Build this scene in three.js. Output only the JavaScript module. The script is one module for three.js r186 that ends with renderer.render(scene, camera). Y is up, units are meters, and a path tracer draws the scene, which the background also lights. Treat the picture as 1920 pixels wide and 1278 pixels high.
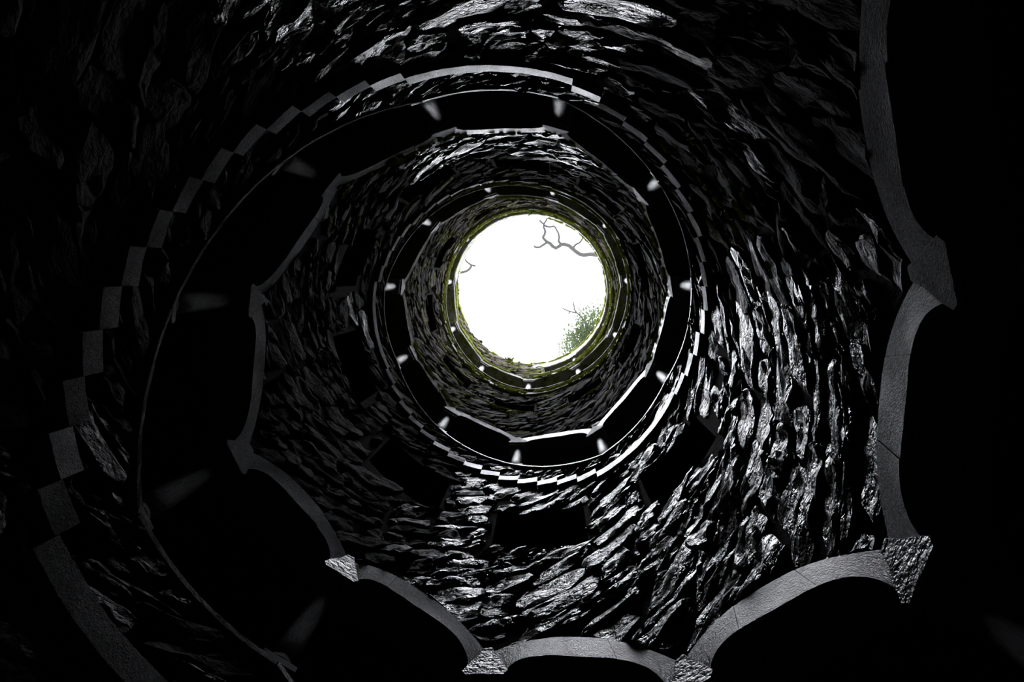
import * as THREE from 'three';
import { mergeGeometries, mergeVertices, toCreasedNormals } from 'three/addons/utils/BufferGeometryUtils.js';
import { RoundedBoxGeometry } from 'three/addons/geometries/RoundedBoxGeometry.js';
import { ImprovedNoise } from 'three/addons/math/ImprovedNoise.js';

// ---------------------------------------------------------------- camera, sky, sun, exposure
const scene = new THREE.Scene();
const renderer = new THREE.WebGLRenderer({ antialias: true });
renderer.toneMapping = THREE.LinearToneMapping;
renderer.toneMappingExposure = 1.0;
renderer.shadowMap.enabled = true;
const EYE = 1.5;                                             // eye height above the well floor
const camera = new THREE.PerspectiveCamera(47.16, 1920 / 1278, 0.05, 200);
camera.position.set(0.4332, EYE, 0.4466);
camera.up.set(-0.0019, 0.0855, 0.9963);
camera.lookAt(0.4332 - 0.045028, EYE + 0.99532, 0.4466 - 0.0855);

const SKY = 7.0;                                             // brightness of the cloud overhead
const GLOW_DIR = new THREE.Vector3(-0.115, 0.98, 0.105).normalize();   // where the hidden sun brightens the cloud
{
  const W = 512, H = 256, px = new Float32Array(W * H * 4), d = new THREE.Vector3();
  for (let j = 0; j < H; j++) for (let i = 0; i < W; i++) {
    const el = ((j + 0.5) / H - 0.5) * Math.PI, az = ((i + 0.5) / W - 0.5) * 2 * Math.PI;
    d.set(Math.cos(el) * Math.cos(az), Math.sin(el), Math.cos(el) * Math.sin(az));
    const g = Math.max(0, d.dot(GLOW_DIR)), s = Math.max(0, Math.sin(el));
    let L = el < 0 ? 0.12 : (1 + 2 * s) / 3 + 0.5 * Math.pow(g, 12) + 3.2 * Math.pow(g, 140);   // overcast, brightest round the sun behind the cloud
    L *= SKY;
    const k = (j * W + i) * 4;
    px[k] = L * 0.93; px[k + 1] = L * 0.95; px[k + 2] = L * 1.02; px[k + 3] = 1;
  }
  const t = new THREE.DataTexture(px, W, H, THREE.RGBAFormat, THREE.FloatType);
  t.mapping = THREE.EquirectangularReflectionMapping; t.magFilter = THREE.LinearFilter; t.minFilter = THREE.LinearFilter;
  t.wrapS = THREE.RepeatWrapping; t.needsUpdate = true;
  scene.background = t; scene.environment = t;
}

// ---------------------------------------------------------------- helpers
function rng(seed) { let a = seed >>> 0; return () => { a = (a + 0x6D2B79F5) | 0; let t = Math.imul(a ^ (a >>> 15), 1 | a); t = (t + Math.imul(t ^ (t >>> 7), 61 | t)) ^ t; return ((t ^ (t >>> 14)) >>> 0) / 4294967296; }; }
const perlin = new ImprovedNoise();
const nz = (x, y, z = 0) => perlin.noise(x + 31.7, y + 17.3, z + 5.1);
const lerp = (a, b, t) => a + (b - a) * t, clamp = (x, a, b) => Math.min(b, Math.max(a, x));
const smooth = (t) => { t = clamp(t, 0, 1); return t * t * (3 - 2 * t); };
const used = {};
function numbered(name) { const n = used[name] = (used[name] ?? -1) + 1; return n ? name + '_' + String(n).padStart(3, '0') : name; }
function shade(o) { o.traverse((m) => { if (m.isMesh) { m.castShadow = true; m.receiveShadow = true; } }); return o; }
function top(o, name, data) { o.name = numbered(name); Object.assign(o.userData, data); scene.add(shade(o)); return o; }
function part(parent, name, geometry, material, label) { const m = new THREE.Mesh(geometry, material); m.name = name; m.castShadow = m.receiveShadow = true; if (label) m.userData.label = label; parent.add(m); return m; }

// the well: bays of the arcade count clockwise round the shaft, eleven to a turn; every four bays rise 2.384 m (three of steps, one landing)
const R = 1.92, ROUT = 3.4, BACK = R + 0.34, BAY = 2 * Math.PI * R / 11, RISE = 2.3836, L0 = 6.3575;
const GROUND = 19.9;
const settle = (b) => -0.14 * smooth((-6.5 - b) / 4.5);                // the lowest bays are set out a little unevenly
const phi = (b) => 2 * Math.PI * ((b + settle(b)) / 11 - 0.02505);
const P = (b, r, h) => { const a = phi(b); return [r * Math.cos(a), h + EYE, -r * Math.sin(a)]; };
function sillH(b) { if (b >= 17) return L0 + 5 * RISE; const u = b + 3, k = Math.floor(u / 4), f = u - 4 * k; return L0 + RISE * (k + clamp((f - 1) / 3, 0, 1)); }
const FIRST = -14, TOPBAY = 17, LAST = 25;                   // helix bays -14..16, level gallery 17..24
const archUp = (u) => 1.50 + 0.42 * (1 - Math.pow(Math.abs(2 * u - 1), 2.2));
const archExt = (b) => { const k = Math.floor(b); return sillH(b) + archUp(b - k); };
function rimH(b) { const T = [[14, 20.45], [16, 20.68], [17, 20.6], [18, 20.2], [19.6, 19.99], [22.2, 19.62], [23.8, 20.3], [25, 20.45], [26.4, 20.72], [28, 20.66]]; for (let i = 1; i < T.length; i++) if (b <= T[i][0]) return lerp(T[i - 1][1], T[i][1], clamp((b - T[i - 1][0]) / (T[i][0] - T[i - 1][0]), 0, 1)); return T.at(-1)[1]; }
const LINTEL = 0.42;

// solid swept along the shaft: section(t) gives corners [bay, r, h]
function sweep(n, section, caps = true) {
  const pos = [], uv = [], rings = [];
  for (let i = 0; i <= n; i++) rings.push(section(i / n));
  const m = rings[0].length;
  const per = [0]; for (let j = 0; j < m; j++) { const a = rings[0][j], c = rings[0][(j + 1) % m]; per.push(per[j] + Math.hypot((a[0] - c[0]) * BAY, a[1] - c[1], a[2] - c[2])); }
  const put = (q, s, t) => { pos.push(...P(...q)); uv.push(s, t); };
  const quad = (a, b, c, d, A, B, C, D) => { put(a, ...A); put(b, ...B); put(c, ...C); put(a, ...A); put(c, ...C); put(d, ...D); };
  for (let i = 0; i < n; i++) for (let j = 0; j < m; j++) {
    const k = (j + 1) % m, a = rings[i][j], b = rings[i + 1][j], c = rings[i + 1][k], d = rings[i][k];
    quad(a, d, c, b, [a[0] * BAY, per[j]], [d[0] * BAY, per[j + 1]], [c[0] * BAY, per[j + 1]], [b[0] * BAY, per[j]]);
  }
  if (caps) for (const [i, fl] of [[0, 1], [n, 0]]) { const g = rings[i]; for (let j = 1; j < m - 1; j++) { const t = fl ? [g[0], g[j + 1], g[j]] : [g[0], g[j], g[j + 1]]; for (const q of t) put(q, q[1], q[2]); } }
  const G = new THREE.BufferGeometry();
  G.setAttribute('position', new THREE.Float32BufferAttribute(pos, 3)); G.setAttribute('uv', new THREE.Float32BufferAttribute(uv, 2));
  G.computeVertexNormals();
  return G;
}
// a block of curved section with chamfered corners toward the shaft; jig roughens its edges
function block(b0, b1, r0, r1, lo, hi, n = 4, ch = 0.012, jig = 0, seed = 0) {
  return sweep(n, (t) => { const b = lerp(b0, b1, t), l = typeof lo === 'function' ? lo(b) : lo, h = typeof hi === 'function' ? hi(b) : hi;
    const j = jig ? jig * nz(b * 9, l * 7 + seed) : 0, k = jig ? jig * nz(b * 9, h * 7 + seed + 40) : 0;
    return [[b, r1, l], [b, r0 + ch + j, l], [b, r0 + j, l + ch], [b, r0 + k, h - ch], [b, r0 + ch + k, h], [b, r1, h]]; });
}

// ---------------------------------------------------------------- textures (tileable noise; 1 tile = a stretch of stone given by repeat)
function tileNoise(N, seed, per, oct, gain = 0.5, sx = 1) {
  const out = new Float32Array(N * N), r = rng(seed); let amp = 1, tot = 0;
  for (let o = 0; o < oct; o++) {
    const py = per << o, pxl = Math.max(1, Math.round(py * sx)), lat = new Float32Array(pxl * py); for (let i = 0; i < lat.length; i++) lat[i] = r();
    for (let y = 0; y < N; y++) { const fy = y / N * py, y0 = Math.floor(fy), ty = smooth(fy - y0), ya = (y0 % py) * pxl, yb = ((y0 + 1) % py) * pxl;
      for (let x = 0; x < N; x++) { const fx = x / N * pxl, x0 = Math.floor(fx), tx = smooth(fx - x0), xa = x0 % pxl, xb = (x0 + 1) % pxl;
        out[y * N + x] += amp * lerp(lerp(lat[ya + xa], lat[ya + xb], tx), lerp(lat[yb + xa], lat[yb + xb], tx), ty); } }
    tot += amp; amp *= gain;
  }
  for (let i = 0; i < out.length; i++) out[i] /= tot;
  return out;
}
function tex(N, fn, srgb, rep) {
  const d = new Uint8Array(N * N * 4);
  for (let i = 0; i < N * N; i++) { const c = fn(i); d[4 * i] = clamp(c[0], 0, 1) * 255; d[4 * i + 1] = clamp(c[1], 0, 1) * 255; d[4 * i + 2] = clamp(c[2], 0, 1) * 255; d[4 * i + 3] = 255; }
  const t = new THREE.DataTexture(d, N, N, THREE.RGBAFormat); t.wrapS = t.wrapT = THREE.RepeatWrapping; t.magFilter = THREE.LinearFilter; t.minFilter = THREE.LinearMipmapLinearFilter; t.generateMipmaps = true;
  if (srgb) t.colorSpace = THREE.SRGBColorSpace; t.repeat.set(rep, rep); t.needsUpdate = true; return t;
}
const N = 1024;
const nCoarse = tileNoise(N, 11, 5, 5, 0.55), nFine = tileNoise(N, 12, 40, 4, 0.62), nStrata = tileNoise(N, 13, 24, 4, 0.55, 0.25), nMoss = tileNoise(N, 14, 6, 6, 0.6), nGrain = tileNoise(N, 15, 90, 3, 0.7);
const g3 = (v) => [v, v, v];
const rockBump = tex(N, (i) => g3(0.34 * nCoarse[i] + 0.38 * nFine[i] + 0.28 * nStrata[i]), false, 0.9);
const rockRough = tex(N, (i) => g3(0.2 + 0.5 * nFine[i] * nCoarse[i] * 1.6), false, 0.9);
const dressedColour = (base, moss, amount) => tex(N, (i) => {
  const v = 0.66 + 0.1 * (nCoarse[i] - 0.5) + 0.3 * (nGrain[i] - 0.5) + 0.28 * (nFine[i] - 0.5), m = amount ? smooth((nMoss[i] - 0.62 + amount * 0.2) * 11) * clamp(0.4 + nGrain[i], 0, 1) : 0;
  return [0, 1, 2].map((k) => lerp(base[k] * v, moss[k] * (0.5 + nFine[i]), m));
}, true, 1.1);
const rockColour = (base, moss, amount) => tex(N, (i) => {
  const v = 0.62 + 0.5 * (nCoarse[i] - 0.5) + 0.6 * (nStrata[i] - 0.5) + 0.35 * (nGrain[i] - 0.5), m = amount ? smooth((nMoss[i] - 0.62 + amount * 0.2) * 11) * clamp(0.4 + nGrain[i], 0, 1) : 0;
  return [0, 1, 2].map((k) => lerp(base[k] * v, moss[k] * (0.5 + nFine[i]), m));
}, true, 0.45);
const smoothBump = tex(N, (i) => g3(0.5 * nFine[i] + 0.5 * nGrain[i]), false, 2.4);
const smoothRough = tex(N, (i) => g3(0.28 + 0.42 * nCoarse[i]), false, 0.7);
const MOSSC = [0.46, 0.5, 0.13];
const std = (o) => new THREE.MeshStandardMaterial(o), phys = (o) => new THREE.MeshPhysicalMaterial(o);
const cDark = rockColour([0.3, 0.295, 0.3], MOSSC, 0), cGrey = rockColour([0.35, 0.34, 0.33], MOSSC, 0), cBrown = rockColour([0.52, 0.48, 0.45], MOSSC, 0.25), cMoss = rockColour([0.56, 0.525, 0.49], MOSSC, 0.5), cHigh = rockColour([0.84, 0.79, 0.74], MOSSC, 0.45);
const dryRock = (map) => phys({ map, bumpMap: rockBump, bumpScale: 0.035, roughness: 0.8, specularIntensity: 0.11 });
const dampRock = (map) => phys({ map, bumpMap: rockBump, bumpScale: 0.045, roughnessMap: rockRough, roughness: 1.5, specularIntensity: 0.42 });
const wetRock = (map) => phys({ map, bumpMap: rockBump, bumpScale: 0.06, roughnessMap: rockRough, roughness: 0.7, specularIntensity: 1 });
const slate = { dry: [dryRock(cDark), dryRock(cGrey)], damp: [dampRock(cDark), dampRock(cGrey)], wet: [wetRock(cDark), wetRock(cGrey)] };  // wet to dry: glossy to dull copies, used for bright and dark sides
const slateHigh = { dry: [dryRock(cHigh), dryRock(cMoss)] }; slateHigh.damp = slateHigh.wet = slateHigh.dry;  // lighter base colour paints in the brighter daylight near the mouth
const slateMossy = { dry: [dryRock(cBrown), dryRock(cMoss)], damp: [dampRock(cBrown), dampRock(cGrey)], wet: [wetRock(cGrey), wetRock(cBrown)] };
// wet gloss at bay b, height h: its zones paint in lit and dark sides
function wetGloss(b, h, reach = 11.2) {
  const a = phi(b) * 180 / Math.PI, from = (c) => { const d = Math.abs(((a - c) % 360 + 540) % 360 - 180); return d; };
  const low = smooth((reach - h) / 2.6), glossZone = Math.max(smooth((78 - from(48)) / 38), 0.9 * smooth((38 - from(268)) / 16), h < 4.6 ? 0.42 * smooth((34 - from(152)) / 18) : 0);
  return 0.06 + 0.98 * glossZone * low + 0.3 * nz(b * 0.9, h * 0.5, 3.3);
}
const mossySide = (b, h) => { const a = phi(b) * 180 / Math.PI, d = Math.abs(((a - 335) % 360 + 540) % 360 - 180); return h > 5.4 && h < 9 ? 0.8 * smooth((26 - d) / 18) : 0; };   // moss on the drier right-hand stones
const glossGrade = (w) => w > 0.62 ? 'wet' : w > 0.36 ? 'damp' : 'dry';
const mortar = phys({ color: 0x242322, roughness: 0.95, specularIntensity: 0.06, bumpMap: rockBump, bumpScale: 0.02 });
const cPale = dressedColour([0.62, 0.62, 0.63], MOSSC, 0), cOlive = dressedColour([0.5, 0.49, 0.42], [0.4, 0.41, 0.16], 0.85);
const cut = (map, roughness, specularIntensity, bumpScale) => phys({ map, bumpMap: smoothBump, bumpScale, roughnessMap: smoothRough, roughness, specularIntensity });
const dressed = { wet: cut(cPale, 0.72, 0.55, 0.01), damp: cut(cPale, 1.2, 0.48, 0.01), dry: cut(cPale, 1.6, 0.24, 0.01) };
const olive = { wet: dressed.wet, damp: cut(cOlive, 1.3, 0.4, 0.008), dry: cut(cOlive, 1.6, 0.24, 0.008) };
const pale = { wet: dressed.wet, damp: cut(dressedColour([0.9, 0.89, 0.86], MOSSC, 0.6), 1.2, 0.4, 0.008) }; pale.dry = pale.damp;      // high in the shaft: mossy, with brightness near the mouth painted into the paler colour
const dressedFor = (b, h, mossy, r) => (b > 8.5 ? pale : mossy ? olive : dressed)[glossGrade(wetGloss(b, h, 13.5) - (h < 6.2 ? 0.22 : 0) + (r() - 0.5) * 0.3)];
const rough = std({ map: rockColour([0.5, 0.5, 0.5], MOSSC, 0), bumpMap: rockBump, bumpScale: 0.03, roughnessMap: rockRough, roughness: 1 });
const gloom = std({ map: rockColour([0.42, 0.41, 0.4], MOSSC, 0), bumpMap: rockBump, bumpScale: 0.03, roughness: 0.85 });
const mossMat = std({ map: tex(256, (i) => { const v = 0.6 + 0.8 * nFine[i * 3]; return [0.76 * v, 0.8 * v, 0.33 * v]; }, true, 4), roughness: 0.9 });

// ---------------------------------------------------------------- where the steps, windows and wall surfaces are
const treads = [];                                            // {b0, b1, lo, hi, kind}
for (let k = -3; k <= 5; k++) {
  const s = -3 + 4 * k, L = L0 + RISE * k;
  if (k === 5) { for (let j = 0; j < 7; j++) treads.push({ b0: s + 0.02 + (j ? 1.1 * j : 0), b1: s + 0.02 + 1.1 * (j + 1), lo: L - 0.86, hi: L - 0.66, kind: 'landing' }); break; }
  treads.push({ b0: s + (k === -3 ? 1 - 0 : 0), b1: s + 1.1, lo: L - 0.86, hi: L - 0.66, kind: 'landing' });
  for (let j = 1; j <= 14; j++) treads.push({ b0: s + 1.1 + 0.2071 * (j - 1), b1: s + 1.1 + 0.2071 * j, lo: L - 0.86 + 0.1589 * j, hi: L - 0.66 + 0.1589 * j, kind: 'step' });
}
for (let i = 1; i < treads.length; i++) treads[i].b0 = treads[i - 1].b1;
const treadAt = (b) => treads.find((t) => b >= t.b0 && b < t.b1);
const FLOOR = -EYE;
const STAIR0 = treads[0].b0, STAIR1 = treads.at(-1).b1;
// windows in the wall under the steps: [first bay, last bay, bottom, top] measured down from the sill above
const windows = [[1.05, 1.75, 2.62, 1.7], [2.3, 3.08, 2.78, 1.75], [3.6, 4.36, 2.85, 1.72], [4.83, 5.56, 2.6, 1.5], [6.05, 6.7, 2.75, 1.75], [7.15, 7.8, 2.8, 1.85], [8.28, 8.94, 2.95, 2.0], [9.34, 9.99, 2.8, 1.95], [10.45, 11.1, 2.8, 1.9], [11.62, 12.26, 2.85, 1.85], [12.66, 13.28, 2.85, 1.85], [13.84, 14.5, 2.7, 1.85], [15.0, 15.65, 2.7, 1.85], [16.15, 16.8, 2.7, 1.8], [17.3, 17.95, 2.55, 1.6], [18.45, 19.1, 2.3, 1.45]]
  .map(([b0, b1, d0, d1]) => { const m = (b0 + b1) / 2, s = (b) => sillH(m) * 0.5 + sillH(b) * 0.5; return { b0, b1, lo: (b) => s(b) - d0, hi: (b) => s(b) - d1 }; });
// wall under the steps at bay b (b counted on the turn above): from the arches of the turn below up to the steps
const wallLo = (b) => b - 11 < FIRST + 1 ? FLOOR : archExt(b - 11 - settle(b - 11));
const wallHi = (b) => { const t = treadAt(b); return t && b < LAST ? t.lo : rimH(b) - 0.12; };

// ---------------------------------------------------------------- stones
function stoneGeometry(c, seed, r) {                          // c(u, v) -> [bay, h], u, v in -1..1
  const us = [-1, -1, -0.86, -0.55, -0.2, 0.15, 0.5, 0.84, 1, 1], vs = [-1, -1, -0.75, -0.35, 0.05, 0.45, 0.8, 1, 1], nu = us.length, nv = vs.length;
  const d0 = 0.008 + 0.03 * r() * r(), tu = (r() - 0.5) * 0.03, tv = (r() - 0.5) * 0.03, fr = 4 + 4 * r(), round = 0.05 + 0.3 * r(), cut = r() - 0.5, cut2 = r() - 0.5;
  const pos = [], uv = [], idx = [], o = [r() * 7, r() * 7];
  for (let j = 0; j < nv; j++) for (let i = 0; i < nu; i++) {
    const u = us[i], v = vs[j], back = i === 0 || j === 0 || i === nu - 1 || j === nv - 1;
    const edge = back ? 0 : (i === 1 || i === nu - 2 || j === 1 || j === nv - 2) ? 0.35 : 1;
    const uu = u * (1 - round * 0.7 * v * v * v * v - cut * 0.22 * v), vv = v * (1 - round * 1.3 * u * u * u * u + cut2 * 0.3 * u);
    const [b, h] = c(uu, vv), s = b * BAY;
    const jag = 0.022 * nz(s * 11, h * 11, seed) + 0.012 * nz(s * 31, h * 31, seed), jh = 0.026 * nz(s * 11, h * 11, seed + 9) + 0.014 * nz(s * 31, h * 31, seed + 9);
    const n = nz(s * fr, h * fr, seed * 0.37) * 0.026 + nz(s * 14, h * 18, seed) * 0.02 + Math.abs(nz(s * 5, (h + 0.6 * s) * 24, seed)) * 0.018;
    const d = back ? -0.05 : (edge === 1 ? d0 + n : Math.min(0.012, d0 + n - 0.006)) + tu * u + tv * v;
    pos.push(...P(b + jag / BAY, R + 0.02 - d, h + jh)); uv.push(s + o[0], h + 0.6 * s + o[1]);
  }
  for (let j = 0; j < nv - 1; j++) for (let i = 0; i < nu - 1; i++) { const a = j * nu + i, b = a + 1, d = a + nu, e = d + 1; if ((i + j) & 1) idx.push(a, d, b, b, d, e); else idx.push(a, d, e, a, e, b); }
  let G = new THREE.BufferGeometry();
  G.setAttribute('position', new THREE.Float32BufferAttribute(pos, 3)); G.setAttribute('uv', new THREE.Float32BufferAttribute(uv, 2)); G.setIndex(idx);
  G = toCreasedNormals(G, 0.8);
  return G;
}
// lays sloping courses of rubble between lo(b) and hi(b) for bays b0..b1, leaving the windows open
function layStones(b0, b1, lo, hi, seed, hMin, hMax, lMin, lMax, holes = []) {
  const r = rng(seed), out = [], SL = 0.6;                  // courses fall 0.6 in 1 as they go round clockwise
  let vMin = 1e9, vMax = -1e9;
  for (let b = b0; b <= b1; b += 0.05) { vMin = Math.min(vMin, lo(b) + SL * b * BAY); vMax = Math.max(vMax, hi(b) + SL * b * BAY); }
  const rows = [vMin - 0.1]; while (rows.at(-1) < vMax) rows.push(rows.at(-1) + lerp(hMin, hMax, Math.pow(r(), 1.4)));
  const line = (k, s) => rows[k] + 0.1 * nz(s * 0.9, k * 3.1, seed) + 0.08 * nz(s * 2.6, k * 5.3, seed);
  for (let k = 0; k + 1 < rows.length; k++) {
    let s = b0 * BAY - r() * lMax;
    while (s < b1 * BAY) {
      const th = rows[k + 1] - rows[k], len = lerp(lMin, lMax, Math.pow(r(), 1.3)) * (0.75 + th / hMax * 0.5), s0 = s + 0.006, s1 = s + len - 0.006, sk0 = (r() - 0.62) * 0.26, sk1 = (r() - 0.62) * 0.26, drop = r();
      s += len;
      const sm = (s0 + s1) / 2, bm = sm / BAY, hm = (line(k, sm) + line(k + 1, sm)) / 2 - SL * sm;
      if (bm < b0 || bm > b1) continue;
      const L = lo(bm), H = hi(bm); if (hm < L - th / 2 + 0.04 || hm > H + th / 2 - 0.04) continue;
      let S0 = s0, S1 = s1, capLo = -1e9, capHi = 1e9, gone = false;
      for (const w of holes) {
        const m = 0.02, x0 = w.b0 * BAY - m, x1 = w.b1 * BAY + m, y0 = w.lo(bm) - m, y1 = w.hi(bm) + m;
        if (S1 + 0.05 < x0 || S0 - 0.05 > x1 || hm + th * 0.5 + 0.1 < y0 || hm - th * 0.5 - 0.1 > y1) continue;
        const inX = sm > x0 && sm < x1, inY = hm > y0 && hm < y1;
        if (inX && inY) { const e = [sm - x0, x1 - sm, hm - y0, y1 - hm], q = e.indexOf(Math.min(...e)); if (e[q] > 0.09) { gone = true; break; }
          if (q === 0) S1 = Math.min(S1, x0); else if (q === 1) S0 = Math.max(S0, x1); else if (q === 2) capHi = Math.min(capHi, y0); else capLo = Math.max(capLo, y1); }
        else if (inX) { if (hm < y0) capHi = Math.min(capHi, y0); else capLo = Math.max(capLo, y1); }
        else if (sm < x0) S1 = Math.min(S1, x0 - Math.max(0, sk1)); else S0 = Math.max(S0, x1 + Math.max(0, -sk0));
      }
      if (gone || S1 - S0 < 0.06) continue;
      const c = (u, v) => { const q = (v + 1) / 2, p = (u + 1) / 2, ss = lerp(S0 + sk0 * q, S1 + sk1 * q, p), b = clamp(ss / BAY, b0, b1);
        const y = lerp(line(k, ss) + 0.006, line(k + 1, ss) - 0.006, q) - SL * ss; return [b, clamp(y, Math.max(lo(b) + 0.012, capLo), Math.min(hi(b) - 0.012, capHi))]; };
      const hh = c(0, 1)[1] - c(0, -1)[1]; if (hh < 0.035) continue;
      out.push({ c, area: hh * (S1 - S0), b: bm, h: hm, seed: Math.floor(r() * 997), r: rng(Math.floor(r() * 1e9)) });
    }
  }
  return out;
}
function wall(name, label, b0, b1, lo, hi, seed, sizes, mats, holes = [], visible = () => 1) {
  const g = top(new THREE.Group(), name, { kind: 'structure', label });
  // the masonry core the stones are set in
  const cuts = new Set(); const add = (b) => { if (b > b0 && b < b1) cuts.add(+b.toFixed(4)); };
  cuts.add(b0); cuts.add(b1); for (let i = Math.ceil(b0 * 10); i < b1 * 10; i++) add(i / 10);
  for (const t of treads) { add(t.b0); add(t.b1); } for (const w of holes) { add(w.b0); add(w.b1); }
  const cs = [...cuts].sort((a, b) => a - b), core = [];
  for (let i = 0; i + 1 < cs.length; i++) {
    const a = cs[i] + 1e-4, b = cs[i + 1] - 1e-4; if (b - a < 0.004) continue;
    const m = (a + b) / 2, w = holes.find((w) => m > w.b0 && m < w.b1);
    const seg = (l, h) => { if (h(m) - l(m) > 0.01) core.push(sweep(1, (t) => { const q = lerp(a, b, t); return [[q, BACK, l(q)], [q, R + 0.03, l(q)], [q, R + 0.03, h(q)], [q, BACK, h(q)]]; })); };
    if (w) { seg(lo, w.lo); seg(w.hi, hi); } else seg(lo, hi);
  }
  part(g, 'mortar', mergeGeometries(core), mortar);
  const stones = layStones(b0, b1, lo, hi, seed, ...sizes, holes).map((s) => ({ ...s, size: s.area * visible(s) / Math.pow(Math.max(2.2, s.h), 3) })).sort((a, b) => b.size - a.size);
  const pick = rng(seed + 5), rest = new Map();
  stones.forEach((s, i) => {
    const geo = stoneGeometry(s.c, s.seed, s.r), kinds = mossySide(s.b, s.h) > pick() ? slateMossy.dry : (mats.above && s.b > mats.above[0] ? mats.above[1] : mats)[glossGrade(wetGloss(s.b, s.h) + (pick() - 0.5) * 0.3)], m = kinds[Math.floor(pick() * kinds.length)];
    if (i < 300) part(g, 'stone', geo, m); else { if (!rest.has(m)) rest.set(m, []); rest.get(m).push(geo); }
  });
  rest.forEach((q, m) => { part(g, 'small_stones', mergeGeometries(q), m).userData.kind = 'stuff'; });
  return g;
}
wall('wall_base', 'dark wet rubble wall round the foot of the shaft, beneath the outermost arches', -14.0, -4.5, wallLo, wallHi, 101, [0.14, 0.38, 0.2, 0.52], slate);
wall('wall_lower', 'glistening black rubble wall between the outermost arches and the broad saw-edged steps', -4.5, 6.5, wallLo, wallHi, 202, [0.1, 0.36, 0.18, 0.5], slate, windows);
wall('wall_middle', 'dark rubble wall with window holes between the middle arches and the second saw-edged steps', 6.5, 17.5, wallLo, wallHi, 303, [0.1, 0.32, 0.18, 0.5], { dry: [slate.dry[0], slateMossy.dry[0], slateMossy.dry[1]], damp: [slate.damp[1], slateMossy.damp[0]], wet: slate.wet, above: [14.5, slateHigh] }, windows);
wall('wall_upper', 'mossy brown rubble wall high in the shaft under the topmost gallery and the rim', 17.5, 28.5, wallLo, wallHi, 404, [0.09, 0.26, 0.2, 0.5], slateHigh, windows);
const parLo = (b) => { const t = treadAt(b); return t ? t.hi : sillH(b) - 0.66; }, parHi = (b) => sillH(b) - 0.06;
wall('wall_parapet_lower', 'low rubble parapet between the broad saw-edged steps and the outer sill', -13.0, 2.0, parLo, parHi, 505, [0.09, 0.2, 0.2, 0.5], slate);
wall('wall_parapet_upper', 'low mossy rubble parapet between the upper saw-edged steps and the inner sill', 2.0, LAST, parLo, parHi, 606, [0.09, 0.2, 0.2, 0.5], slateMossy);
// floor, ground round the mouth, outer wall of the gallery
top(new THREE.Mesh(new THREE.CylinderGeometry(ROUT + 0.3, ROUT + 0.3, 0.3, 64).translate(0, -0.15, 0), gloom), 'floor', { kind: 'structure', label: 'dark stone floor at the bottom of the well' });
{
  const g = new THREE.LatheGeometry([[ROUT, 0.002], [ROUT + 0.3, 0.002], [ROUT + 0.3, GROUND + EYE - 0.301], [ROUT, GROUND + EYE - 0.301], [ROUT, 0.002]].map((q) => new THREE.Vector2(...q)), 96);
  const u = g.attributes.uv; for (let i = 0; i < u.count; i++) u.setXY(i, u.getX(i) * 21, u.getY(i) * 40);
  top(new THREE.Mesh(g, gloom), 'wall_outer', { kind: 'structure', label: 'unlit outer wall of the spiral gallery, black behind the arches' });
  const q = new THREE.LatheGeometry([[BACK + 0.02, -0.3], [14, -0.3], [14, 0], [BACK + 0.02, 0], [BACK + 0.02, -0.3]].map((q) => new THREE.Vector2(...q)), 96);
  const grass = std({ map: tex(256, (i) => { const v = 0.5 + nFine[i * 2]; return [0.34 * v, 0.38 * v, 0.2 * v]; }, true, 6), roughness: 0.95 });
  top(new THREE.Mesh(q.translate(0, GROUND + EYE, 0), grass), 'ground', { kind: 'structure', label: 'grassy ground around the mouth of the well' });
}

// ---------------------------------------------------------------- the staircase: every tread runs through the wall and its end shows as one tooth of the saw edge
{
  const st = top(new THREE.Group(), 'spiral_staircase', { label: 'stone spiral staircase winding up the shaft, its step ends a pale saw edge', category: 'staircase' });
  treads.forEach((t, i) => {
    const r = rng(900 + i), p = 0.035 + 0.015 * r(), n = t.kind === 'step' ? 3 : 16;
    part(st, t.kind, block(t.b0 + 0.001, t.b1 - 0.001, R - p, ROUT - 0.01, t.lo + (r() - 0.5) * 0.012, t.hi, n, 0.012, 0.006, i), dressedFor((t.b0 + t.b1) / 2, t.lo, t.b0 > 6, r));
  });
}
// ---------------------------------------------------------------- sill: a thin slab per bay
{
  const g = top(new THREE.Group(), 'trim_1', { kind: 'structure', label: 'thin stone sill carrying the columns, rising with the spiral' });
  for (let b = -13; b < LAST; b++) part(g, 'sill_slab', block(b + 0.004, b + 0.996, R - 0.02, BACK + 0.02, (q) => sillH(q) - 0.06, (q) => sillH(q), 12, 0.01, 0.006, b), dressedFor(b + 0.5, sillH(b + 0.5), b > 7, rng(b + 60)));
}
// ---------------------------------------------------------------- clock words for labels
const HOURS = ['twelve', 'one', 'two', 'three', 'four', 'five', 'six', 'seven', 'eight', 'nine', 'ten', 'eleven'];
function clock(b) { const h = Math.round(((b / 11 - 0.02505) * 12 + 3) * 2) / 2, k = ((Math.floor(h) % 12) + 12) % 12; return (h % 1 ? 'half past ' : '') + HOURS[k] + (h % 1 ? '' : " o'clock"); }
const ringOf = (b) => b < -3 ? 'outermost' : b < 8 ? 'middle' : b < 17 ? 'inner' : 'topmost';

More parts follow.
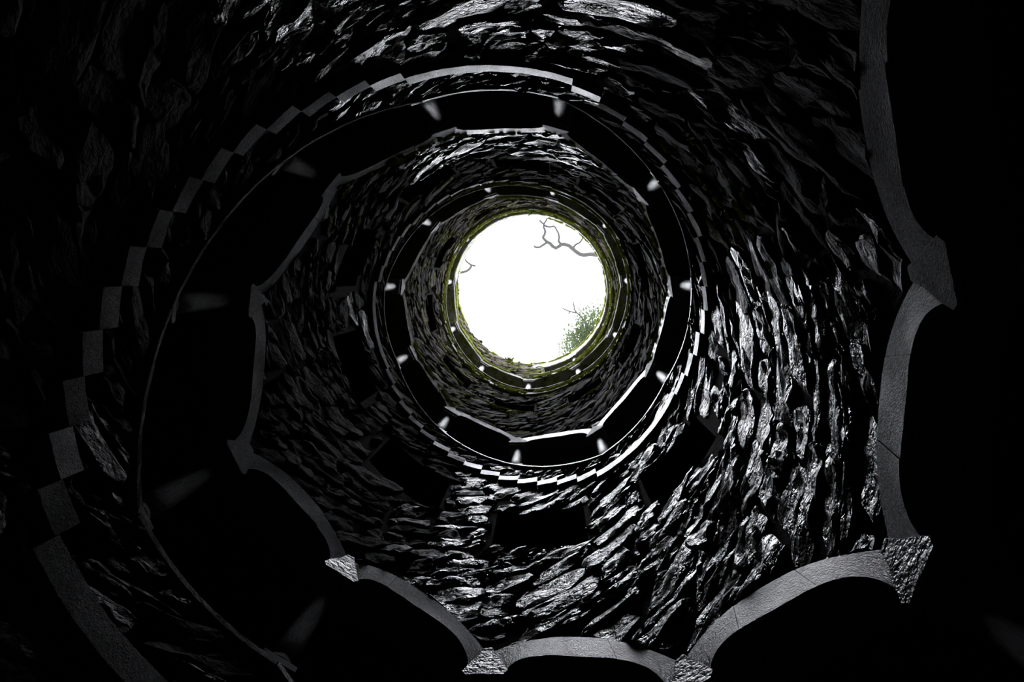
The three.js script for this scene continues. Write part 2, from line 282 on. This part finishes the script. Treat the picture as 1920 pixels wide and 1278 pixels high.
// ---------------------------------------------------------------- arches, each of three dressed stones
for (let b = FIRST + 1; b < TOPBAY; b++) {
  const g = new THREE.Group(), r = rng(1300 + b);
  const mat = dressedFor(b + 0.5, sillH(b + 0.5) + 1.7, (b >= -4 && b <= 1) || b > 3, () => 0.25 + 0.9 * (r() - 0.5) + (b === 2 ? 1.5 : b === -8 ? 1.2 : 0));  // two arches given extra gloss to paint them brighter
  for (const [w0, w1] of [[0, 0.335], [0.337, 0.664], [0.666, 1]]) {
    const off = (r() - 0.5) * 0.012, front = R - 0.012 + off;
    part(g, 'arch_stone', sweep(10, (t) => {
      const w = lerp(w0, w1, t), ui = 0.5 + 0.4 * Math.sin((w - 0.5) * Math.PI) * (0.97 + 0.03), ue = lerp(0.002, 0.998, w), x = (ui - 0.5) / 0.4;
      const hi = sillH(b + ui) + 1.22 + 0.42 * Math.pow(Math.max(0, 1 - Math.pow(Math.abs(x), 3)), 0.5), he = sillH(b + ue) + archUp(ue), c = 0.012;
      const j = 0.005 * nz(ui * 20, b);
      return [[b + ui, BACK, hi + j], [b + ui, front + c, hi + j], [lerp(b + ui, b + ue, 0.06), front, lerp(hi + j, he, 0.06)], [lerp(b + ui, b + ue, 0.95), front, lerp(hi, he, 0.95)], [b + ue, front + c, he], [b + ue, BACK, he]];
    }), mat);
  }
  top(g, 'stone_arch', { label: `pale dressed stone arch of the ${ringOf(b)} arcade turn spanning the bay at ${clock(b + 0.5)}`, category: 'arch', group: `arches of the ${ringOf(b)} arcade turn` });
}
// ---------------------------------------------------------------- columns: base, shaft, flared capital
const brightMarble = phys({ map: dressedColour([0.78, 0.77, 0.76], MOSSC, 0), bumpMap: smoothBump, bumpScale: 0.003, roughness: 0.42, specularIntensity: 0.6 }), dullMarble = phys({ map: cPale, bumpMap: smoothBump, bumpScale: 0.006, roughness: 0.65, specularIntensity: 0.22 });
function makeColumn(topRing, springer, marble = brightMarble) {
  const g = new THREE.Group(), H = topRing ? 0.95 : 1.14;
  const prof = (l) => new THREE.LatheGeometry(l.map((q) => new THREE.Vector2(...q)), 20);
  part(g, 'base', mergeGeometries([block4(0.21, 0.05, 0.0), prof([[0, 0.05], [0.1, 0.05], [0.104, 0.07], [0.095, 0.09], [0.08, 0.1], [0.086, 0.12], [0.076, 0.14], [0, 0.14]])]), marble);
  part(g, 'shaft', prof([[0, 0.14], [0.07, 0.14], [0.073, 0.4], [0.064, H - 0.08], [0.076, H - 0.07], [0.076, H - 0.05], [0.065, H - 0.04], [0.07, H], [0, H]]), marble);
  part(g, 'capital', topRing ? block4(0.24, 0.08, H) : new RoundedBoxGeometry(0.31, 0.07, 0.235, 1, 0.012).translate(0.05, H + 0.035, 0), springer === rough ? rough : marble);
  if (!topRing) {                                             // the springer carries the feet of two arches
    const s = new THREE.Shape([[-0.112, H + 0.072], [0.112, H + 0.072], [0.134, H + 0.11], [0.105, H + 0.2], [0.052, H + 0.3], [0.03, H + 0.39], [-0.022, H + 0.4], [-0.06, H + 0.29], [-0.098, H + 0.215], [-0.136, H + 0.12]].map((q) => new THREE.Vector2(...q)));
    const c = new THREE.ExtrudeGeometry(s, { depth: 0.29, bevelEnabled: true, bevelSize: 0.006, bevelThickness: 0.006, bevelSegments: 1 });
    c.rotateY(Math.PI / 2); c.translate(-0.119, 0, 0);
    part(g, 'springer', c, springer);
  }
  return g;
}
function block4(w, h, y) { const g = new THREE.BoxGeometry(w, h, w).toNonIndexed(); g.translate(0, y + h / 2, 0); return mergeVertices(g); }
{
  const proto = makeColumn(false, dressed.damp), protoDull = makeColumn(false, dressed.dry, dullMarble), protoRough = makeColumn(false, rough, dullMarble), protoTop = makeColumn(true);
  for (let b = FIRST + 2; b < LAST; b++) {
    const c = (b > TOPBAY ? protoTop : b >= -10 && b <= -7 ? protoRough : b < -3 ? protoDull : proto).clone();
    c.position.set(...P(b, R + 0.1, sillH(b))); c.rotation.y = phi(b);
    top(c, 'column', { label: `stone column on the sill of the ${ringOf(b)} arcade turn at ${clock(b)}`, category: 'column', kind: 'thing', group: `columns of the ${ringOf(b)} arcade turn` });
  }
}
// ---------------------------------------------------------------- rim: lintel over the topmost gallery, rim stones
{
  const g = top(new THREE.Group(), 'trim_2', { kind: 'structure', label: 'stone lintel ring closing the mouth of the well above the topmost columns' });
  for (let b = 17; b < LAST; b++) part(g, 'lintel_stone', block(b + 0.004, b + 0.996, R - 0.01, BACK + 0.3, (q) => Math.min(rimH(q) - 0.3, sillH(q) + 1.04 + 0.1), (q) => rimH(q), 10, 0.02, 0.02, b), pale.dry);
  const k = top(new THREE.Group(), 'trim_3', { kind: 'structure', label: 'ragged row of rough stones along the rim at the lower left of the mouth' });
  const r = rng(77);
  for (let b = 25; b < 28.0; b += 0.16 + 0.22 * r()) {
    const w = 0.14 + 0.2 * r(), q = new THREE.IcosahedronGeometry(1, 2), p = q.attributes.position, sd = r() * 50;
    for (let i = 0; i < p.count; i++) { const n = 1 + 0.5 * nz(p.getX(i) * 1.6 + sd, p.getY(i) * 1.6, p.getZ(i) * 1.6); p.setXYZ(i, p.getX(i) * n * 0.2, p.getY(i) * n * (0.12 + 0.1 * r() * 0), p.getZ(i) * n * w * BAY * 0.6); }
    q.computeVertexNormals();
    const m = part(k, 'rim_stone', q, slateMossy.dry[0]); m.position.set(...P(b, R + 0.16 + 0.05 * r(), rimH(b) - 0.08 + 0.05 * r())); m.rotation.y = phi(b);
  }
}

// ---------------------------------------------------------------- moss along the ledges
function moss(label, lines, seed) {
  const r = rng(seed), geos = [], ico = new THREE.IcosahedronGeometry(1, 0), q = new THREE.Matrix4(), e = new THREE.Euler(), qu = new THREE.Quaternion();
  for (const [b0, b1, rad, h, per, thick] of lines) for (let b = b0; b < b1; b += 1 / per) {
    const bb = b + (r() - 0.5) / per, grow = nz(bb * 4, seed * 0.7, 1) + 0.35; if (grow < 0 || r() > 0.9) continue;
    const g = ico.clone(), z = 1.5 * thick * (0.6 + 0.9 * r()) * clamp(0.6 + grow, 0.5, 1.3), p = g.attributes.position;
    for (let i = 0; i < p.count; i++) { const f = 1 + 0.5 * nz(p.getX(i) * 2 + bb * 9, p.getY(i) * 2, p.getZ(i) * 2); p.setXYZ(i, p.getX(i) * f, p.getY(i) * f, p.getZ(i) * f); }
    q.compose(new THREE.Vector3(...P(bb, rad - 0.004 + 0.012 * (r() - 0.5), h(bb) + (r() - 0.5) * thick)), qu.setFromEuler(e.set(0, phi(bb), 0)), new THREE.Vector3(z * 0.8, z * 0.9, z * (1.2 + 1.3 * r())));
    geos.push(g.applyMatrix4(q));
  }
  const G = mergeGeometries(geos); G.computeVertexNormals();
  top(new THREE.Mesh(G, mossMat), 'moss', { kind: 'stuff', label, category: 'moss' });
}
const treadTop = (b) => treadAt(b)?.hi ?? sillH(b) - 0.66, treadLow = (b) => treadAt(b)?.lo ?? sillH(b) - 0.86;
moss('yellow-green moss fringing the saw-edged steps under the inner arcade turn', [[7.5, 17, R - 0.055, treadTop, 40, 0.017], [10, 17, R - 0.055, treadLow, 20, 0.012]], 31);
moss('bright yellow moss along the step ledge below the topmost gallery', [[17, 24.8, R - 0.055, treadTop, 48, 0.022], [17, 24.8, R - 0.055, treadLow, 22, 0.016], [17, 24, R - 0.01, (b) => sillH(b) - 0.03, 14, 0.012]], 32);
moss('yellow-green moss tracing the upper edges of the inner arches', [[7.6, 17, R - 0.02, archExt, 44, 0.02], [8, 16, R - 0.012, (b) => archExt(b) + 0.12, 10, 0.014]], 33);
moss('thin olive moss on the upper edges of the middle arches', [[-4, 1, R - 0.02, archExt, 16, 0.013], [4, 5.2, R - 0.02, archExt, 22, 0.016]], 34);
moss('mossy yellow edge along the right-hand rim of the mouth', [[20, 25, R - 0.015, (b) => rimH(b) - 0.03, 30, 0.02], [25, 28, R + 0.02, (b) => rimH(b) - 0.1, 20, 0.03]], 35);
moss('ragged moss tufts on the wall and window ledge of the bottom middle window', windows.filter((w) => w.b0 > 12 && w.b0 < 16 || w.b0 > 18).flatMap((w) => [[w.b0 - 0.05, w.b1 + 0.1, R, (b) => w.lo(b) - 0.01, 30, 0.018]]), 36);

moss('yellowish moss streaks on the dark rubble right of the broad saw edge', [[-1.3, -0.2, R - 0.01, (b) => 5.75 - 0.5 * (b + 0.7), 22, 0.011], [-1.0, -0.1, R - 0.01, (b) => 5.35 - 0.5 * (b + 0.7), 18, 0.011], [-1.2, -0.5, R - 0.01, (b) => 5.1 - 0.5 * (b + 0.7), 18, 0.01]], 37);

// ---------------------------------------------------------------- ferns and tufts hanging at the mouth
const leafGreen = phys({ color: new THREE.Color(0.2, 0.28, 0.05), roughness: 0.9, transmission: 0.3, thickness: 0, side: THREE.DoubleSide });
function blade(len, wid, bend, r) {
  const pos = [], idx = [], n = 5;
  for (let i = 0; i <= n; i++) { const t = i / n, w = wid * Math.sin(Math.PI * (0.12 + 0.88 * t) * 0.98) * (1 - t * 0.3), x = len * Math.sin(t * bend) / bend, y = len * (1 - Math.cos(t * bend)) / bend; pos.push(x, -y + len * 0.25 * t, -w / 2, x, -y + len * 0.25 * t + 0.004, w / 2); }
  for (let i = 0; i < n; i++) idx.push(2 * i, 2 * i + 1, 2 * i + 2, 2 * i + 1, 2 * i + 3, 2 * i + 2);
  const g = new THREE.BufferGeometry(); g.setAttribute('position', new THREE.Float32BufferAttribute(pos, 3)); g.setIndex(idx); g.computeVertexNormals(); return g;
}
function plant(name, label, category, b, r0, h, n, len, wid, seed, spread) {
  const g = new THREE.Group(), r = rng(seed);
  for (let i = 0; i < n; i++) { const m = part(g, 'frond', blade(len * (0.6 + 0.7 * r()), wid * (0.7 + 0.6 * r()), 1.1 + r(), r), leafGreen); m.rotation.y = Math.PI + (r() - 0.5) * spread; m.position.z = (r() - 0.5) * len * 0.5; }
  g.position.set(...P(b, r0, h)); g.rotation.y = phi(b);
  top(g, name, { label, category, kind: 'thing' });
}
plant('fern', 'small bright fern on the mossy ledge atop the shaft, left one of the pair', 'fern', 19.62, R - 0.05, 17.65, 11, 0.16, 0.045, 51, 2.6);
plant('fern', 'small bright fern on the mossy ledge atop the shaft, right one of the pair', 'fern', 20.08, R - 0.05, 17.65, 10, 0.15, 0.045, 52, 2.6);
plant('grass_tuft', 'green leaf tuft on the right rim above the leafy tree', 'grass', 23.0, R + 0.0, 20.0, 12, 0.2, 0.03, 53, 2.2);
plant('grass_tuft', 'yellow-green grass tuft on the lower rim among rough stones', 'grass', 25.55, R + 0.02, 20.45, 22, 0.24, 0.03, 54, 2.2);

// ---------------------------------------------------------------- trees beside the mouth
const bark = std({ color: new THREE.Color(0.38, 0.34, 0.5), roughness: 0.9, bumpMap: rockBump, bumpScale: 0.01 });  // sky glare painted into the bark as a pale violet
const limb = (pts, r0, r1) => { const c = new THREE.CatmullRomCurve3(pts.map((p) => new THREE.Vector3(...p))), n = pts.length * 4, g = new THREE.TubeGeometry(c, n, 1, 7), p = g.attributes.position, o = new THREE.Vector3();
  for (let i = 0; i <= n; i++) { c.getPointAt(i / n, o); const w = lerp(r0, r1, i / n); for (let j = 0; j < 8; j++) { const k = i * 8 + j; p.setXYZ(k, o.x + (p.getX(k) - o.x) * w, o.y + (p.getY(k) - o.y) * w, o.z + (p.getZ(k) - o.z) * w); } } g.computeVertexNormals(); return g; };
const GY = GROUND + EYE, HY = 26 + EYE, at = (list, y = HY, k = 0) => list.map(([x, z], i) => [x, y + k * i, z]);
{
  const t = new THREE.Group();
  part(t, 'trunk', limb([[7, GY - 0.05, 0.4], [6.8, GY + 2.5, 0.6], [6.9, HY + 1, 0.8], [7.3, HY + 4, 0.5]], 0.28, 0.1), bark);
  const main = part(t, 'branch', limb([[6.85, HY - 0.6, 0.72], [4.4, HY - 0.2, 0.9], ...at([[2.48, 1.02], [2.02, 1.07], [1.82, 1.08], [1.58, 1.06], [1.45, 1.12], [1.29, 1.24], [1.14, 1.37], [0.9, 1.41], [0.74, 1.29], [0.63, 1.33], [0.54, 1.43], [0.43, 1.49]])], 0.12, 0.065), bark);
  const tw = (l, a = 0.05, b = 0.036, k = 0.02) => part(main, 'twig', limb(at(l, HY, k), a, b), bark);
  tw([[0.43, 1.49], [0.3, 1.62], [0.29, 1.66], [0.34, 1.75], [0.36, 1.86], [0.31, 1.99], [0.32, 2.1], [0.38, 2.19], [0.43, 2.29]], 0.055, 0.036);
  tw([[0.43, 1.49], [0.28, 1.39], [0.15, 1.32], [0.04, 1.33], [0, 1.37]], 0.05, 0.04);
  tw([[0.9, 1.41], [0.81, 1.52], [0.82, 1.64], [0.8, 1.77], [0.74, 1.89], [0.7, 1.95]], 0.048, 0.034);
  tw([[1.27, 1.27], [1.36, 1.4], [1.49, 1.47], [1.58, 1.59], [1.59, 1.65]], 0.042, 0.034);
  tw([[0.32, 2.08], [0.26, 2.12], [0.17, 2.21]], 0.042, 0.034); tw([[0.34, 2.04], [0.43, 2], [0.54, 1.99], [0.65, 2.01], [0.72, 1.94]], 0.042, 0.034);
  top(t, 'bare_tree', { label: 'bare tree sending one crooked leafless branch in from the upper right across the sky', category: 'tree' });
  const u = new THREE.Group();
  part(u, 'trunk', limb([[-6.5, GY - 0.05, -0.3], [-6.4, GY + 3, -0.1], [-6.6, HY + 2, 0.1]], 0.24, 0.1), bark);
  const lb = part(u, 'branch', limb([[-6.45, HY - 0.8, -0.05], [-4.6, HY - 0.3, 0.15], ...at([[-2.95, 0.36], [-2.66, 0.46], [-2.4, 0.5], [-2.23, 0.55], [-2.14, 0.62], [-2.07, 0.74], [-1.95, 0.71]])], 0.1, 0.045), bark);
  part(lb, 'twig', limb(at([[-2.07, 0.73], [-2.16, 0.79], [-2.26, 0.87], [-2.3, 0.95]]), 0.042, 0.03), bark);
  top(u, 'bare_tree', { label: 'bare tree poking a short twig into the sky from the left rim', category: 'tree' });
  // leafy tree
  const v = new THREE.Group(), r = rng(71), C = [2.5, 30 + EYE, -2.45];
  part(v, 'trunk', limb([[4.1, GY - 0.05, -4.2], [3.8, GY + 3, -3.8], [3.1, C[1] - 2.2, -3.0], [2.7, C[1] + 0.6, -2.6]], 0.26, 0.05), bark);
  const bl = part(v, 'branch', limb([[3.0, C[1] - 1.8, -2.9], [2.2, C[1] - 0.4, -1.8], ...at([[1.66, -1.12], [1.49, -0.96], [1.45, -0.74], [1.43, -0.63]], 30 + EYE)], 0.06, 0.03), bark);
  part(bl, 'twig', limb(at([[1.57, -1.04], [1.38, -1.01], [1.22, -0.96], [1, -0.85]], 30 + EYE), 0.035, 0.025), bark); part(bl, 'twig', limb(at([[1.33, -1.0], [1.22, -1.09]], 30 + EYE), 0.03, 0.022), bark);
  const leaf = new THREE.BufferGeometry(); leaf.setAttribute('position', new THREE.Float32BufferAttribute([-0.5, 0, 0, 0, 0.06, -0.22, 0.5, 0, 0, 0, 0.06, 0.22], 3)); leaf.setIndex([0, 2, 1, 0, 3, 2]); leaf.computeVertexNormals();
  const n = 24000, im = new THREE.InstancedMesh(leaf, phys({ color: new THREE.Color(0.25, 0.3, 0.18), roughness: 0.95, transmission: 0.3, thickness: 0, side: THREE.DoubleSide }), n), m = new THREE.Matrix4(), q = new THREE.Quaternion(), e = new THREE.Euler();
  for (let i = 0; i < n;) {
    const a = r() * 2 * Math.PI, cz = 2 * r() - 1, sx = Math.sqrt(1 - cz * cz), d = [sx * Math.cos(a), cz, sx * Math.sin(a)], rad = (1.35 + 0.75 * nz(d[0] * 2.2, d[1] * 2.2, d[2] * 2.2) + 0.3 * nz(d[0] * 6, d[1] * 6, d[2] * 6)) * Math.pow(r(), 0.4) * 1.2;
    m.compose(new THREE.Vector3(C[0] + d[0] * rad, C[1] + d[1] * rad * 0.9, C[2] + d[2] * rad), q.setFromEuler(e.set(r() * 6, r() * 6, r() * 6)), new THREE.Vector3().setScalar(0.07 + 0.07 * r())); im.setMatrixAt(i, m); i++;
  }
  im.name = 'leaves'; im.userData.kind = 'stuff'; v.add(im);
  top(v, 'leafy_tree', { label: 'pale green leafy tree leaning over the lower right of the mouth', category: 'tree' });
}
renderer.render(scene, camera);
